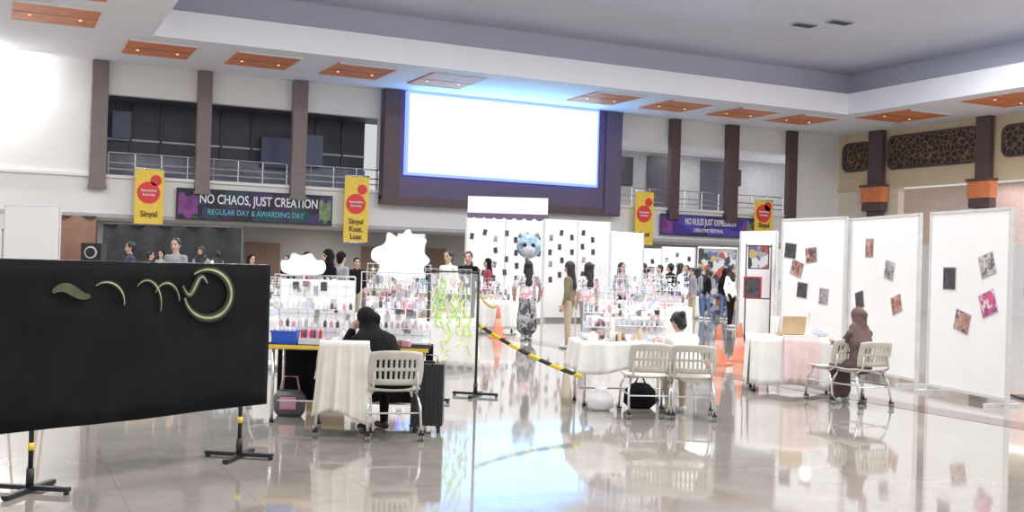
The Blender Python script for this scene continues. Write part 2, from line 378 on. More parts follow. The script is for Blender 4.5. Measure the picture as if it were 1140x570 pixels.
# flood light on the left wall
m=MB(); q=hit(-16,26,(0,Y0-.5,0),Vector((0,1,0)))
m.box((0,0,0),(.9,.25,.6),blackm); m.box((0,-.13,0),(.8,.02,.5),mat('flood_lens',(1,1,1),.4,emit=20,ecol=(1,1,1))); m.box((0,.25,0),(.2,.4,.1),blackm); m.build('flood_light',(q.x,q.y,8.6))
area('flood_beam',(q.x+.2,q.y-.3,8.6),.8,.5,350,(1,1,1),(math.radians(75),0,0))
w=bpy.data.worlds.new('world'); bpy.context.scene.world=w; w.use_nodes=True
w.node_tree.nodes['Background'].inputs[0].default_value=(.97,.98,1,1); w.node_tree.nodes['Background'].inputs[1].default_value=.68

# ------------------------------------------------------------------ wall banners
n=Vector((0,1,0))
for (l,r,yt,ybm,txt,mm) in ((196,370,214,247,('NO CHAOS, JUST CREATION','REGULAR DAY & AWARDING DAY'),banner_m),(735,840,241,263,('NO RULES JUST EXPRESSION','CREATIVE FESTIVAL'),banner2_m)):
    a=hit(l,(yt+ybm)/2,(0,Y0-.2,0),n); c=hit(r,(yt+ybm)/2,(0,Y0-.2,0),n)
    mid=(l+r)/2; zt=hit(mid,yt,(0,Y0-.2,0),n).z; zb=hit(mid,ybm,(0,Y0-.2,0),n).z
    W=c.x-a.x; H=zt-zb; m=MB(); 
    m.box((0,0,0),(W,.03,H),mm); m.box((0,0,H/2),(W,.06,.05),blackm); m.box((0,0,-H/2),(W,.06,.05),blackm)
    m.grid(lambda u,v:(-W*.49+u*W*.12,-.03,-H*.4+v*H*.7+.1*math.sin(u*9)),8,4,magen); m.grid(lambda u,v:(W*.41+u*W*.08,-.03,-H*.4+v*H*.7+.1*math.sin(u*9)),8,4,mat('lime_print',(.20,.28,.14),.6,var=.5))
    ob=m.build('event_banner',((a.x+c.x)/2,Y0-.2,(zt+zb)/2))
    text(txt[0],H*.44,textw,(W*.02,-.04,H*.18),(math.pi/2,0,0),ob,.70 if l<300 else .56)
    text(txt[1],H*.26,cyan if l<300 else textw,(0,-.04,-H*.24),(math.pi/2,0,0),ob,.8)
for (l,r,yt,ybm,txt) in ((150,182,188,251,'Sinyal'),(383,410,196,270,'Sinyal\nKuat,\nLuas'),(707,727,213,273,'Sinyal'),(840,860,223,258,'Sinyal')):
    P=(0,Y0-.5,0); mid=(l+r)/2; a=hit(l,(yt+ybm)/2,P,n); c=hit(r,(yt+ybm)/2,P,n); zt=hit(mid,yt,P,n).z; zb=hit(mid,ybm,P,n).z
    W=c.x-a.x; H=zt-zb; m=MB(); m.box((0,0,0),(W,.03,H),yellow); m.tube([(-W/2,0,H/2),(W/2,0,H/2)],.04,steel,8); m.tube([(-W/2,0,-H/2),(W/2,0,-H/2)],.04,steel,8)
    pts=[(W*.40*math.cos(t*math.pi/12),W*.40*math.sin(t*math.pi/12)) for t in range(24)]
    m.poly(pts,lambda x,y,d:Vector((x-.03,-.02-d,y+H*.08)),.02,redp)
    pts=[(W*.2*math.cos(t*math.pi/8),W*.2*math.sin(t*math.pi/8)) for t in range(16)]
    m.poly(pts,lambda x,y,d:Vector((x+W*.22,-.02-d,y+H*.30)),.02,redp)
    ob=m.build('hanging_banner',((a.x+c.x)/2,Y0-.5,(zt+zb)/2))
    text(txt,W*.30,mat('dark_print',(.1,.05,.05),.6),(0,-.04,-H*.30),(math.pi/2,0,0),ob,.9)
    text('Innovative\nInternet',W*.15,textw,(-.03,-.06,H*.08),(math.pi/2,0,0),ob,.9)

# ------------------------------------------------------------------ furniture builders
def chair(loc,yaw,name='rolling_chair'):
    m=MB(); W=.46
    m.grid(lambda u,v:((u-.5)*W,-.20+v*.44,.455-.02*math.sin(math.pi*v)+.02*(2*u-1)**2-.03*max(0,v-.8)*5*.3),12,10,creamc,th=.022)
    def back(u,v):
        x=(u-.5)*(W+.03*math.sin(math.pi*v)); return (x,-.25-.06*v+.05*(2*u-1)**2, .50+.31*v-.02*(abs(2*u-1)**3)*v)
    m.grid(lambda u,v: back(1-u,v),21,12,creamc,th=.016,skip=lambda i,j: (i%2==1 and 2<i<18 and 2<=j<=8 and j!=5))
    for s in (-1,1):
        m.tube([(s*.20,.16,.43),(s*.235,.22,.30),(s*.24,.25,.09)],.013,steel,8)
        m.tube([(s*.20,-.14,.43),(s*.235,-.22,.30),(s*.24,-.27,.09)],.013,steel,8)
        m.tube([(s*.20,.18,.42),(s*.20,-.18,.42),(s*.20,-.26,.47),(s*.19,-.275,.62)],.013,creamc,8)
        m.tube([(s*.237,.22,.26),(s*.237,-.22,.26)],.009,steel,6)
        for y in (.25,-.27):
            m.tube([(s*.24,y,.10),(s*.24,y,.055)],.011,blackm,6)
            for k in (-.013,.013): m.tube([(s*.24+k-.008,y-.015,.029),(s*.24+k+.008,y-.015,.029)],.028,mat('caster_grey',(.25,.25,.25),.4),12)
            m.box((s*.24,y-.01,.06),(.05,.05,.015),blackm)
    m.tube([(-.2,.0,.42),(.2,0,.42)],.012,steel,6); m.tube([(-.237,-.2,.24),(.237,-.2,.24)],.009,steel,6)
    return m.build(name,loc,yaw)
def table(loc,yaw,w,d,drop,cloth,name,legm=steel,h=.75,uneven=0.0,seed=1):
    r=random.Random(seed); m=MB()
    m.box((0,0,h-.02),(w-.02,d-.02,.03),wood)
    for sx in (-1,1):
        for sy in (-1,1):
            m.tube([(sx*(w/2-.06),sy*(d/2-.06),.0),(sx*(w/2-.06),sy*(d/2-.06),h-.03)],.016,legm,8); m.lathe([(.024,0),(.024,.03)],(sx*(w/2-.06),sy*(d/2-.06),0),blackm,10)
    m.tube([(-w/2+.06,0,.18),(w/2-.06,0,.18)],.01,legm,6)
    if cloth:
        m.grid(lambda u,v:((u-.5)*w,(v-.5)*d,h+.003*math.sin(u*20)*math.sin(v*14)),12,6,cloth,th=.004)
        per=2*(w+d); N=int(per/.02)
        def pp(t,k):
            q=(t*per)%per; ww=w+k*2; dd=d+k*2
            if q<w: return (-ww/2+q/w*ww,-dd/2)
            q-=w
            if q<d: return (ww/2,-dd/2+q/d*dd)
            q-=d
            if q<w: return (ww/2-q/w*ww,dd/2)
            q-=w; return (-ww/2,dd/2-q/d*dd)
        ph=r.random()*6
        def dr(u,v):
            k=.012+v*(.02+.028*math.sin(u*per*19+ph)+.012*math.sin(u*per*41+1)); x,y=pp(u,k)
            z=h-.002-v*(drop+uneven*math.sin(u*per*2.3+ph)+.02*math.sin(u*per*8)); return (x,y,max(.02,z))
        m.grid(dr,N,8,cloth,th=.003)
    return m.build(name,loc,yaw)
glow=mat('emissive_white_card',(.95,.95,.95),.6,emit=.35,ecol=(1,1,1))  # white card brightened by emission in its material, no lamp behind it
def rack(loc,yaw,w,h,name='wire_display_rack',items=26,seed=1,board=.45,glow_board=False):
    r=random.Random(seed); m=MB(); g=.085
    frame=mat('white_wire',(.85,.85,.85),.35)
    m.tube([(-w/2,0,0),(-w/2,0,h),(w/2,0,h),(w/2,0,0),(-w/2,0,0)],.008,frame,6)
    k=int(w/g)
    for i in range(1,k): m.box((-w/2+w*i/k,0,h/2),(.005,.005,h),frame)
    k2=int(h/g)
    for j in range(1,k2): m.box((0,0,h*j/k2),(w,.005,.005),frame)
    for s in (-1,1): m.tube([(s*w/2*.9,-.10,.01),(s*w/2*.9,.10,.01)],.008,frame,6)
    if board: m.box((0,.02,h*board/2+.02),(w,.01,h*board),glow if glow_board else panelw)
    cols=[whitec,pale1,pale2,pale3,whitec,textw,dk1,goods_m,textw,pale1,pale3,pale1,pale2,whitec,photo4]
    for i in range(items):
        x=(r.random()-.5)*(w-.12); z=.10+r.random()*(h-.16); mm=r.choice(cols); ww=.03+r.random()*.045; hh=.035+r.random()*.06
        m.box((x,-.012,z),(ww,.008,hh),mm,ry=r.uniform(-.1,.1)); m.tube([(x,-.01,z+hh/2),(x,-.005,z+hh/2+.03)],.002,steel,4)
    for zz in (.22,.5):
        m.box((0,-.055,h*zz),(w,.09,.008),textw)
        q=int(w/.06)
        for i in range(q):
            x=-w/2+.03+i*w/q; hh=.05+r.random()*.05; m.lathe([(.016,0),(.018,.005),(.018,hh*.7),(.008,hh*.85),(.008,hh)],(x,-.055,h*zz+.004),r.choice([pale1,pale2,textw,whitec,dk1,pale3,pinkp]),8)
    return m.build(name,loc,yaw)
def goods(loc,yaw,w,d,name,n=30,seed=1):
    r=random.Random(seed); m=MB(); cols=[pinkp,whitec,pale1,pale1,pale2,goods_m,pale3,wood,textw,photo2,textw,dk1]
    for i in range(n):
        x=(r.random()-.5)*w; y=(r.random()-.5)*d; mm=r.choice(cols); t=r.random()
        if t<.4: h=.02+r.random()*.08; m.box((x,y,h/2),(.05+r.random()*.08,.04+r.random()*.06,h),mm,rz=r.random()*3)
        elif t<.7: h=.06+r.random()*.1; q=.02+r.random()*.02; m.lathe([(q*.9,0),(q,.01),(q,h*.8),(q*.5,h*.9),(q*.5,h)],(x,y,0),mm,12)
        else: q=.035+r.random()*.02; m.lathe([(q*.6,0),(q,.03),(q*1.15,.06),(q*1.05,.06),(q*.6,.02)],(x,y,0),mm,12)
    return m.build(name,loc,yaw)
def cone(loc,h=.68):
    m=MB(); m.box((0,0,.015),(.36,.36,.03),conem)
    m.lathe([(.14,.03),(.13,.05),(.095,h*.36),(.094,h*.36)],(0,0,0),conem,20)
    m.lathe([(.094,h*.36),(.065,h*.62)],(0,0,0),mat('cone_pale_band',(.9,.45,.35),.4),20); m.lathe([(.065,h*.62),(.03,h),(.024,h+.005)],(0,0,0),conem,20)
    m.build('traffic_cone',loc,random.random()*1.5,bevel=.004)

# ------------------------------------------------------------------ people
def prim_mesh(P):
    V=[];Fc=[]
    for (a,b,ra,rb,mt,ws,wf) in P:
        a=Vector(a);b=Vector(b); ax=(b-a); L=ax.length
        ax = ax/L if L>1e-6 else Vector((0,0,1))
        sd=Vector((1,0,0)); 
        if abs(ax.x)>.9: sd=Vector((0,1,0))
        sd=(sd-ax*sd.dot(ax)).normalized(); fw=ax.cross(sd); seg=14; o=len(V); rings=[]
        for i in range(5): t=-math.pi/2+math.pi/2*(i+.3)/4.3; rings.append((ra*math.cos(t),ra*math.sin(t)))
        for i in range(5): t=math.pi/2*i/4.3; rings.append((rb*math.cos(t),L+rb*math.sin(t)))
        for r,h in rings:
            for k in range(seg):
                t=2*math.pi*k/seg; V.append(a+ax*h+sd*(math.cos(t)*r*ws)+fw*(math.sin(t)*r*wf))
        for i in range(9):
            for k in range(seg):
                k2=(k+1)%seg; Fc.append((o+i*seg+k,o+i*seg+k2,o+(i+1)*seg+k2,o+(i+1)*seg+k))
        Fc.append(tuple(o+k for k in range(seg))[::-1]); Fc.append(tuple(o+9*seg+k for k in range(seg)))
    return V,Fc
def remesh_build(name,P,loc,yaw,voxel,scale=1.0):
    V,Fc=prim_mesh(P); me=bpy.data.meshes.new('tmp'); me.from_pydata([tuple(v) for v in V],[],Fc); me.update()
    ob=bpy.data.objects.new('tmp',me); bpy.context.collection.objects.link(ob)
    md=ob.modifiers.new('r','REMESH'); md.mode='VOXEL'; md.voxel_size=voxel; md.use_smooth_shade=True
    sm=ob.modifiers.new('s','SMOOTH'); sm.factor=.5; sm.iterations=2
    dg=bpy.context.evaluated_depsgraph_get(); ev=ob.evaluated_get(dg); nm=bpy.data.meshes.new_from_object(ev)
    bpy.data.objects.remove(ob); nm.name=name
    N=len(nm.polygons); C=np.empty(N*3); nm.polygons.foreach_get('center',C); C=C.reshape(-1,3)
    best=np.full(N,1e9); idx=np.zeros(N,int); mats=[]
    for (a,b,ra,rb,mt,ws,wf) in P:
        if mt not in mats: mats.append(mt)
        k=mats.index(mt); a=Vector(a);b=Vector(b); ax=(b-a); L=ax.length; ax=ax/L if L>1e-6 else Vector((0,0,1))
        sd=Vector((1,0,0)); 
        if abs(ax.x)>.9: sd=Vector((0,1,0))
        sd=(sd-ax*sd.dot(ax)).normalized(); fw=ax.cross(sd)
        D=C-np.array(a); s=D@np.array(sd)/ws; f=D@np.array(fw)/wf; h=D@np.array(ax)
        t=np.clip(h/max(L,1e-6),0,1); d=np.sqrt(s*s+f*f+(h-t*L)**2)-(ra+(rb-ra)*t)
        q=d<best; best[q]=d[q]; idx[q]=k
    nm.materials.clear()
    for mt in mats: nm.materials.append(mt)
    nm.polygons.foreach_set('material_index',idx.astype(np.int32)); nm.polygons.foreach_set('use_smooth',np.ones(N,bool)); nm.update()
    o=bpy.data.objects.new(name,nm); bpy.context.collection.objects.link(o); o.location=loc; o.rotation_euler=(0,0,yaw); o.scale=(scale,)*3
    return o
def person(name,loc,yaw,sit=False,lean=0,side=0,top=blackc,bottom=blackc,hair='short',hairmat=hairm,arms=None,head=(0,0,0),scale=1.0,voxel=.010,skirt=False,stride=.05,sleeve=True,shoe=shoem,bulk=1.0,armr=1.0):
    P=[]; V=Vector
    def c(a,b,ra,rb,mt,ws=1,wf=1): P.append((V(a),V(b),ra,rb,mt,ws,wf))
    lean=math.radians(lean); side=math.radians(side)
    u=V((math.sin(side),math.sin(lean),math.cos(lean)*math.cos(side))).normalized()
    pel=V((0,0,.55)) if sit else V((0,0,.92))
    B=bulk
    c(pel,pel+u*.16,.125*B,.108*B,top,1.35,.95)
    c(pel+u*.16,pel+u*.38,.108*B,.122*B,top,1.32,.88)
    nb=pel+u*.49; L_=V((1,0,0))
    sh=[pel+u*.43-L_*.155, pel+u*.43+L_*.155]
    c(sh[0],sh[1],.062*armr,.062*armr,top); c(pel+u*.38,nb,.11,.06,top,1.2,.9)
    Rh=Matrix.Rotation(math.radians(head[0]),3,'Z')@Matrix.Rotation(math.radians(-head[1]),3,'X')@Matrix.Rotation(math.radians(head[2]),3,'Y')
    hc=nb+u*.06+V((0,.015+.03*math.sin(lean),.095)); h=lambda x,y,z: hc+Rh@(V((x,y,z))*.92)
    c(nb-u*.02,hc-V((0,0,.05)),.05,.05,skin)
    c(h(0,-.012,.03),h(0,-.005,.045),.092,.09,skin,.88,1.05); c(h(0,.025,-.03),h(0,.02,.02),.066,.072,skin)
    c(h(0,.03,-.04),h(0,.052,-.09),.058,.028,skin); c(h(0,.092,.01),h(0,.108,-.02),.009,.015,skin)
    for s in (-1,1):
        c(h(s*.032,.083,.015),h(s*.038,.082,.015),.012,.011,eyem); c(h(s*.02,.090,.04),h(s*.05,.082,.042),.006,.005,hairmat if hair!='hijab' else hairm)
    c(h(-.02,.088,-.05),h(.02,.088,-.05),.009,.009,lips)
    if hair!='hijab':
        for s in (-1,1): c(h(s*.084,-.005,.0),h(s*.086,-.012,.025),.016,.018,skin,.6,1)
        c(h(0,-.028,.05),h(0,-.02,.062),.098,.092,hairmat,.93,1.06); c(h(0,-.05,0),h(0,-.055,-.05),.078,.06,hairmat)
        for s in (-1,1): c(h(s*.07,.0,.04),h(s*.06,.035,.075),.03,.03,hairmat)
        if hair=='long':
            c(h(0,-.05,.02),pel+u*.30+V((0,-.10,0)),.085,.07,hairmat,1.1,.7)
            for s in(-1,1): c(h(s*.07,-.01,.02),nb+V((s*.09,-.02,-.06)),.035,.03,hairmat)
        if hair=='bun': c(h(0,-.11,.06),h(0,-.13,.07),.05,.045,hairmat)
    else:
        c(h(0,-.028,.035),h(0,-.022,.055),.108,.102,hairmat,.9,1.05); c(h(0,-.11,.01),h(0,-.10,-.02),.055,.05,hairmat)
        c(h(0,-.02,-.02),nb+V((0,-.01,.0)),.098,.10,hairmat,1,1)
        c(h(0,.02,-.10),nb+V((0,.04,-.09)),.06,.09,hairmat,1.3,1)
        c(nb,pel+u*.30+V((0,-.03,0)),.12,.135,hairmat,1.35,.85)
        for s in(-1,1): c(h(s*.06,.03,-.03),h(s*.03,.035,-.10),.04,.045,hairmat)
    for i,s in enumerate((-1,1)):
        hip=pel+V((s*.085,0,-.02))
        if sit: kn=V((s*.12,.42,.50)); an=V((s*.12,.36+.05*s,.085)); hip=pel+V((s*.09,.03,-.01))
        else: kn=V((s*.09,stride*s*.6+.02,.48)); an=V((s*.09,stride*s,.085))
        c(hip,kn,.092*B,.06,bottom); c(kn,an,.060,.040,bottom); c(kn+(an-kn)*.15,kn+(an-kn)*.45,.058,.052,bottom)
        c(an,an+V((0,0,.02)),.036,.036,skin); c(an+V((0,-.03,-.045)),an+V((0,.14,-.05)),.038,.032,shoe,1.05,1)
        S=sh[i]; e,wv=arms[i] if arms else (V((s*.06,-.03,-.27)),V((s*.07,.05,-.50)))
        E=S+V(e); Wt=S+V(wv); sm=top
        c(S,E,.056*armr,.045*armr,sm); c(E,E+(Wt-E)*.9,.044*armr,.032*armr,sm if sleeve else skin); c(E+(Wt-E)*.85,Wt,.026,.024,skin)
        d=(Wt-E).normalized(); nrm=V((-s,0.15,0)); nrm=(nrm-d*nrm.dot(d)); nrm = nrm.normalized() if nrm.length>.1 else V((0,0,1)); q=d.cross(nrm)
        if q.dot(V((0,1,.3)))<0: q=-q
        c(Wt,Wt+d*.075,.030,.036,skin,1,1)
        for j,(o_,l1) in enumerate(((-.033,.052),(-.011,.066),(.011,.072),(.032,.062))):
            r0=Wt+d*.085+q*o_; m1=r0+(d*.93+nrm*.35).normalized()*l1*.55; c(r0,m1,.0105,.010,skin); c(m1,m1+(d*.7+nrm*.7).normalized()*l1*.5,.010,.009,skin)
        t0=Wt+d*.025+q*.032; t1=t0+(d*.6+q*.75).normalized()*.04; c(t0,t1,.012,.011,skin); c(t1,t1+(d*.9+q*.2+nrm*.3).normalized()*.03,.011,.009,skin)
    if skirt:
        if sit:
            c(pel+V((0,.03,-.01)),V((0,.40,.47)),.13,.10,bottom,1.5,.8); c(V((0,.40,.46)),V((0,.40,.16)),.10,.11,bottom,1.6,.9)
        else:
            c(pel+V((0,0,.04)),V((0,0,.5)),.13,.16,bottom,1.3,1); c(V((0,0,.55)),V((0,0,.28)),.16,.17,bottom,1.3,1)
    return remesh_build(name,P,loc,yaw,voxel,scale)

# ------------------------------------------------------------------ foreground black board
def stand_base(m,x,ang,h,tape=True):
    for k in (0,1):
        a=ang+k*math.pi/2; m.box((x,0,.02+.012*k),(.56,.045,.028),blackm,rz=a)
        for s in(-1,1): m.lathe([(.02,0),(.02,.012)],(x+s*.26*math.cos(a),s*.26*math.sin(a),0),blackm,8)
    m.tube([(x,0,.02),(x,0,h)],.017,blackm,10); m.tube([(x,0,.03),(x,0,.16)],.026,blackm,10)
    if tape: m.tube([(x,0,.28),(x,0,.33)],.021,yellow,10)
pl=fl(33,548); pr=fl(266,510); dv=(pr-pl); Lb=dv.length; yb=math.atan2(dv.y,dv.x); dv.normalize(); mid=(pl+pr)/2
m=MB(); xl=-Lb/2-.75; xr=Lb/2+.24
def bd(u,v):
    x=xl+u*(xr-xl); return (x,-.03+.006*math.sin(u*17+v*2)+.004*math.sin(u*41),.41+v*1.13+.006*math.sin(u*9)*(1-v))
m.grid(bd,50,10,blackc,th=.02)
for z in (.42,1.53): m.tube([(xl,0,z),(xr,0,z)],.014,blackm,8)
for s in(-1,1): stand_base(m,s*Lb/2,math.radians(28),1.54)
nb_=Vector((dv.y,-dv.x,0)) ; P0=mid+nb_*.047
strk=mat('yellow_green_paint',(.42,.46,.26),.8,var=.4,scale=9)
soft=mat('thin_paint_and_halo',(.085,.10,.05),.9,var=.5,scale=5)
haze=mat('faint_green_halo',(.028,.034,.02),.9,var=.4,scale=5)
inv=Matrix.Rotation(-yb,3,'Z')
def ribbon(pts,wd,mm=strk,y=-.052):
    L=[inv@(hit(x,y_,P0,nb_)-mid) for x,y_ in pts]
    vs=[];fs=[]
    for i,p in enumerate(L):
        t=(L[min(i+1,len(L)-1)]-L[max(i-1,0)]).normalized(); q=Vector((-t.z,0,t.x)); k=wd*(.35+.65*math.sin(math.pi*(i+.3)/(len(L)-.4)))
        vs+= [(p.x+q.x*k,y,p.z+q.z*k),(p.x-q.x*k,y,p.z-q.z*k)]
    for i in range(len(L)-1): fs.append((2*i,2*i+1,2*i+3,2*i+2))
    m.add(vs,fs,mm,True)
for kk,(pts,wd) in enumerate((([(231+26*math.cos(math.radians(a)), 327-27*math.sin(math.radians(a))) for a in range(-170,130,8)],.009),
  ([(203+i*1.3, 318+10*math.sin(i/3.5)) for i in range(22)],.007),
  ([(118+20*math.cos(math.radians(a)), 336-22*math.sin(math.radians(a))) for a in range(-10,130,8)],.004),
  ([(163+16*math.cos(math.radians(a)), 338-26*math.sin(math.radians(a))) for a in range(-20,140,8)],.004),
  ([(185+14*math.cos(math.radians(a)), 335-20*math.sin(math.radians(a))) for a in range(0,160,8)],.004))):
    yo=.0004*kk; ribbon(pts,wd*4.2,haze,-.0500-yo); ribbon(pts,wd*2.2,soft,-.0525-yo); ribbon(pts,wd,strk,-.055-yo)  # dimmer, wider ribbons paint a soft glow halo around each stroke
ribbon([(58+i*2.0, 325-5*math.sin(i/4.0)) for i in range(22)],.035,soft)
m.build('graffiti_board',mid,yb)

# clear sheet with painted strokes and stand (middle)
pc=fl(529,441); pd=at(474,12.4); dvc=(pc-pd); Lc=dvc.length; yc=math.atan2(dvc.y,dvc.x)
m=MB(); stand_base(m,Lc/2,.5,1.54,False); stand_base(m,-Lc/2,.5,1.5,False)
m.tube([(-Lc/2,0,1.50),(Lc/2,0,1.50)],.01,blackm,8)
m.grid(lambda u,v:(-Lc/2+u*Lc,.004*math.sin(u*20),.25+v*1.23),20,6,clear)
r=random.Random(3)
for k in range(16):
    x=-Lc/2+.05+r.random()*(Lc-.12); z=.75+r.random()*.65; mm=greenp if k%2 else yellp; A_=.03+.04*r.random()
    pts=[(x+A_*math.sin(i*.7+k),-.008-.001*k,z-.026*i+.03*math.cos(i*1.5)) for i in range(14)]; m.tube(pts,.009,mm,5)
m.build('painted_plastic_screen',(pc+pd)/2,yc)
def tape(A,Bp,sag=.05,wd=.05):
    A=Vector(A);Bp=Vector(Bp); m=MB()
    m.grid(lambda u,v: A.lerp(Bp,u)+Vector((0,0,-sag*4*u*(1-u)+(v-.5)*wd))-A,24,1,cau,th=.001); m.build('caution_tape',A)
Fd=Vector((F.x,F.y,0)).normalized()
A=pc+Vector((0,0,.86))+Rw*.02; tape(A,at(648,12.0,.38)); tape(pc+Vector((0,0,1.25))+Fd*.03,at(554,23.4,.72),.1)

# ------------------------------------------------------------------ group 1
t1=at(388,10.75); table(t1,YAW,1.55,.62,.0,None,'craft_table')
m=MB(); m.box((0,0,.757),(1.6,.66,.012),blackc); m.box((0,-.335,.745),(1.6,.012,.035),yellow)
def dr(u,v): return (-.8+1.6*u,.35+.02*math.sin(u*40)*v,.745-.6*v)
m.grid(dr,60,6,blackc,th=.004); m.build('table_cover',t1,YAW)
TZ=Vector((0,0,.765))
rack(t1+TZ+Fd*.19-Rw*.38,YAW,.76,.66,seed=3,items=18,board=.92,glow_board=True); rack(t1+TZ+Fd*.19+Rw*.42,YAW,.72,.72,seed=5,items=34,board=.3,glow_board=True)
goods(t1+TZ-Fd*.1+Rw*.15,YAW,.9,.2,'craft_supplies',26,4)
m=MB(); 
m.box((0,0,.008),(.22,.14,.012),bluep)
for sx in (-1,1): m.box((sx*.115,0,.06),(.012,.16,.12),bluep,ry=sx*.12)
for sy in (-1,1): m.box((0,sy*.075,.06),(.24,.012,.12),bluep,rx=-sy*.12)
m.box((0,-.085,.12),(.27,.015,.015),bluep); m.box((0,.085,.12),(.27,.015,.015),bluep)
for k in range(5): m.lathe([(.02,0),(.02,.12),(.008,.14)],(-.08+k*.04,.0,.02),[textw,pale1,pale2][k%3],8)
m.build('blue_basket',t1+TZ-Rw*.62-Fd*.17,YAW)
m=MB(); 
for k in range(7): m.lathe([(.014,0),(.014,.09),(.006,.11)],(-.09+k*.03,0,.04),[redm,magen,pinkp][k%3],8)
m.box((0,0,.03),(.24,.07,.06),textw); m.build('marker_tray',t1+TZ-Rw*.36-Fd*.2,YAW)
def chaikin(p,k=2):
    for _ in range(k):
        q=[]
        for i in range(len(p)):
            a=p[i]; b=p[(i+1)%len(p)]; q+=[(a[0]*.8+b[0]*.2,a[1]*.8+b[1]*.2),(a[0]*.2+b[0]*.8,a[1]*.2+b[1]*.8)]
        p=q
    return p
m=MB(); pts=chaikin([(-.31,.08),(-.17,.13),(-.16,.27),(-.04,.19),(.06,.31),(.12,.19),(.26,.20),(.20,.07),(.30,-.03),(.21,-.10),(.25,-.22),(.08,-.19),(-.02,-.25),(-.12,-.18),(-.27,-.23),(-.21,-.08),(-.32,-.03)])
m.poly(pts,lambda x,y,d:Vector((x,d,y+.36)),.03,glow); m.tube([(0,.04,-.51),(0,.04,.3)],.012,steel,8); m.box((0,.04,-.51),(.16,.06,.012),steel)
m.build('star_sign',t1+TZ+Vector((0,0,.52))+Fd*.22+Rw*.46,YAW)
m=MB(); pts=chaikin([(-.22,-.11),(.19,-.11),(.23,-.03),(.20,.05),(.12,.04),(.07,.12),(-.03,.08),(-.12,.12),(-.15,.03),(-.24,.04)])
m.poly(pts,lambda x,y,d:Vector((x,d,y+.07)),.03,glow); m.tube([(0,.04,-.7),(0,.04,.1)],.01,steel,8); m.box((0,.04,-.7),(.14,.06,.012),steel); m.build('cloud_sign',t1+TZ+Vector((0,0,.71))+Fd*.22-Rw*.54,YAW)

cA=at(382,9.95); cB=at(434,9.85)
chair(cA,YAW+.12); chair(cB,YAW+.25)
m=MB()
def drape(u,v):
    x=(u-.5)*(.44+.10*abs(2*v-1)**1.5); fold=.022*math.sin(u*26+1)+.012*math.sin(u*47)
    if v<.45: t=v/.45; return (x,-.345-.05*(1-t)+fold*(1-t)-.0,.20+.06*math.sin(u*5)+(.86-.20-.06*math.sin(u*5))*t)
    if v<.55: t=(v-.45)/.1; return (x,-.345+.10*t,.86+.02*math.sin(math.pi*t))
    t=(v-.55)/.45; return (x,-.245+.03*t+fold*t*.3,.86-.34*t)
m.grid(drape,60,40,mat('cream_garment',(.80,.76,.68),.9,var=.05),th=.006); m.build('draped_garment',cA,YAW+.12)
V=Vector
person('woman_in_black',cB+Fd*.02+Rw*.02,YAW+math.radians(34),sit=True,lean=40,side=-12,top=blackc,bottom=blackc,hair='hijab',hairmat=mat('black_hijab',(.010,.010,.011),.8,spec=.2),
  arms=[(V((-.08,.20,-.12)),V((.035,.22,.10))),(V((.18,.10,-.20)),V((.12,.34,-.14)))],head=(34,20,-8),voxel=.009,bulk=1.38,armr=1.4,shoe=blackm,scale=.97)
m=MB(); m.box((0,0,.36),(.30,.22,.58),mat('suitcase_black',(.02,.02,.024),.4)); 
for k in range(6): m.box((-.11+k*.044,-.112,.36),(.012,.01,.52),blackm)
for sx in(-1,1):
    for sy in(-1,1): m.tube([(sx*.11-.012,sy*.08,.03),(sx*.11+.012,sy*.08,.03)],.03,blackm,12); m.box((sx*.11,sy*.08,.06),(.04,.04,.03),blackm)
m.tube([(-.08,.06,.65),(-.08,.06,.72),(.08,.06,.72),(.08,.06,.65)],.009,steel,8); m.box((0,-.02,.66),(.12,.03,.02),blackm); m.build('suitcase',at(475,10.2),YAW,bevel=.02)
chair(at(312,11.9),YAW+2.6)
m=MB(); m.lathe([(.12,0),(.16,.05),(.17,.2),(.12,.26),(.11,.25)],(0,0,0),dk1,16,1,.6); m.tube([(-.1,0,.25),(-.07,0,.4),(.07,0,.4),(.1,0,.25)],.01,pinkp,8); m.box((0,-.09,.14),(.16,.03,.12),pinkp); m.build('tote_bag',at(322,10.95),YAW)
m=MB(); m.box((0,0,.14),(.4,.3,.28),mat('cardboard',(.5,.36,.2),.8)); m.box((0,0,.285),(.42,.06,.01),textw); m.build('cardboard_box',at(362,11.6),YAW+.2)

# ------------------------------------------------------------------ group 2
t2=at(692,12.75); table(t2,YAW+.15,1.15,.65,.30,whitec,'cloth_table',uneven=.06,seed=4)
T2=Vector((0,0,.757))
rack(t2+T2+Rw*.22+Fd*.2,YAW+.15,.62,.72,seed=9,items=40,board=.3); rack(t2+T2-Rw*.3+Fd*.22,YAW+.3,.35,.6,seed=11,items=12,board=.3)
goods(t2+T2-Fd*.08,YAW+.15,.9,.25,'table_goods',26,8)
cC=at(718,11.75); cD=at(768,11.75); chair(cC,YAW+.1); chair(cD,YAW-.1)
person('woman_in_white',cD,YAW+math.radians(20),sit=True,lean=34,top=whitec,bottom=mat('beige_trousers',(.5,.42,.32),.8),hair='bun',arms=[(V((-.06,.18,-.20)),V((.0,.38,-.08))),(V((.08,.16,-.22)),V((.03,.36,-.10)))],head=(10,32,0),voxel=.009,scale=.91,bulk=1.2,armr=1.2)
m=MB(); m.lathe([(.12,0),(.19,.06),(.18,.2),(.10,.28),(.05,.29)],(0,0,0),blackc,14,1,.6); m.tube([(-.07,0,.26),(0,0,.40),(.07,0,.26)],.012,blackm,8); m.build('black_backpack',at(712,12.4),YAW)
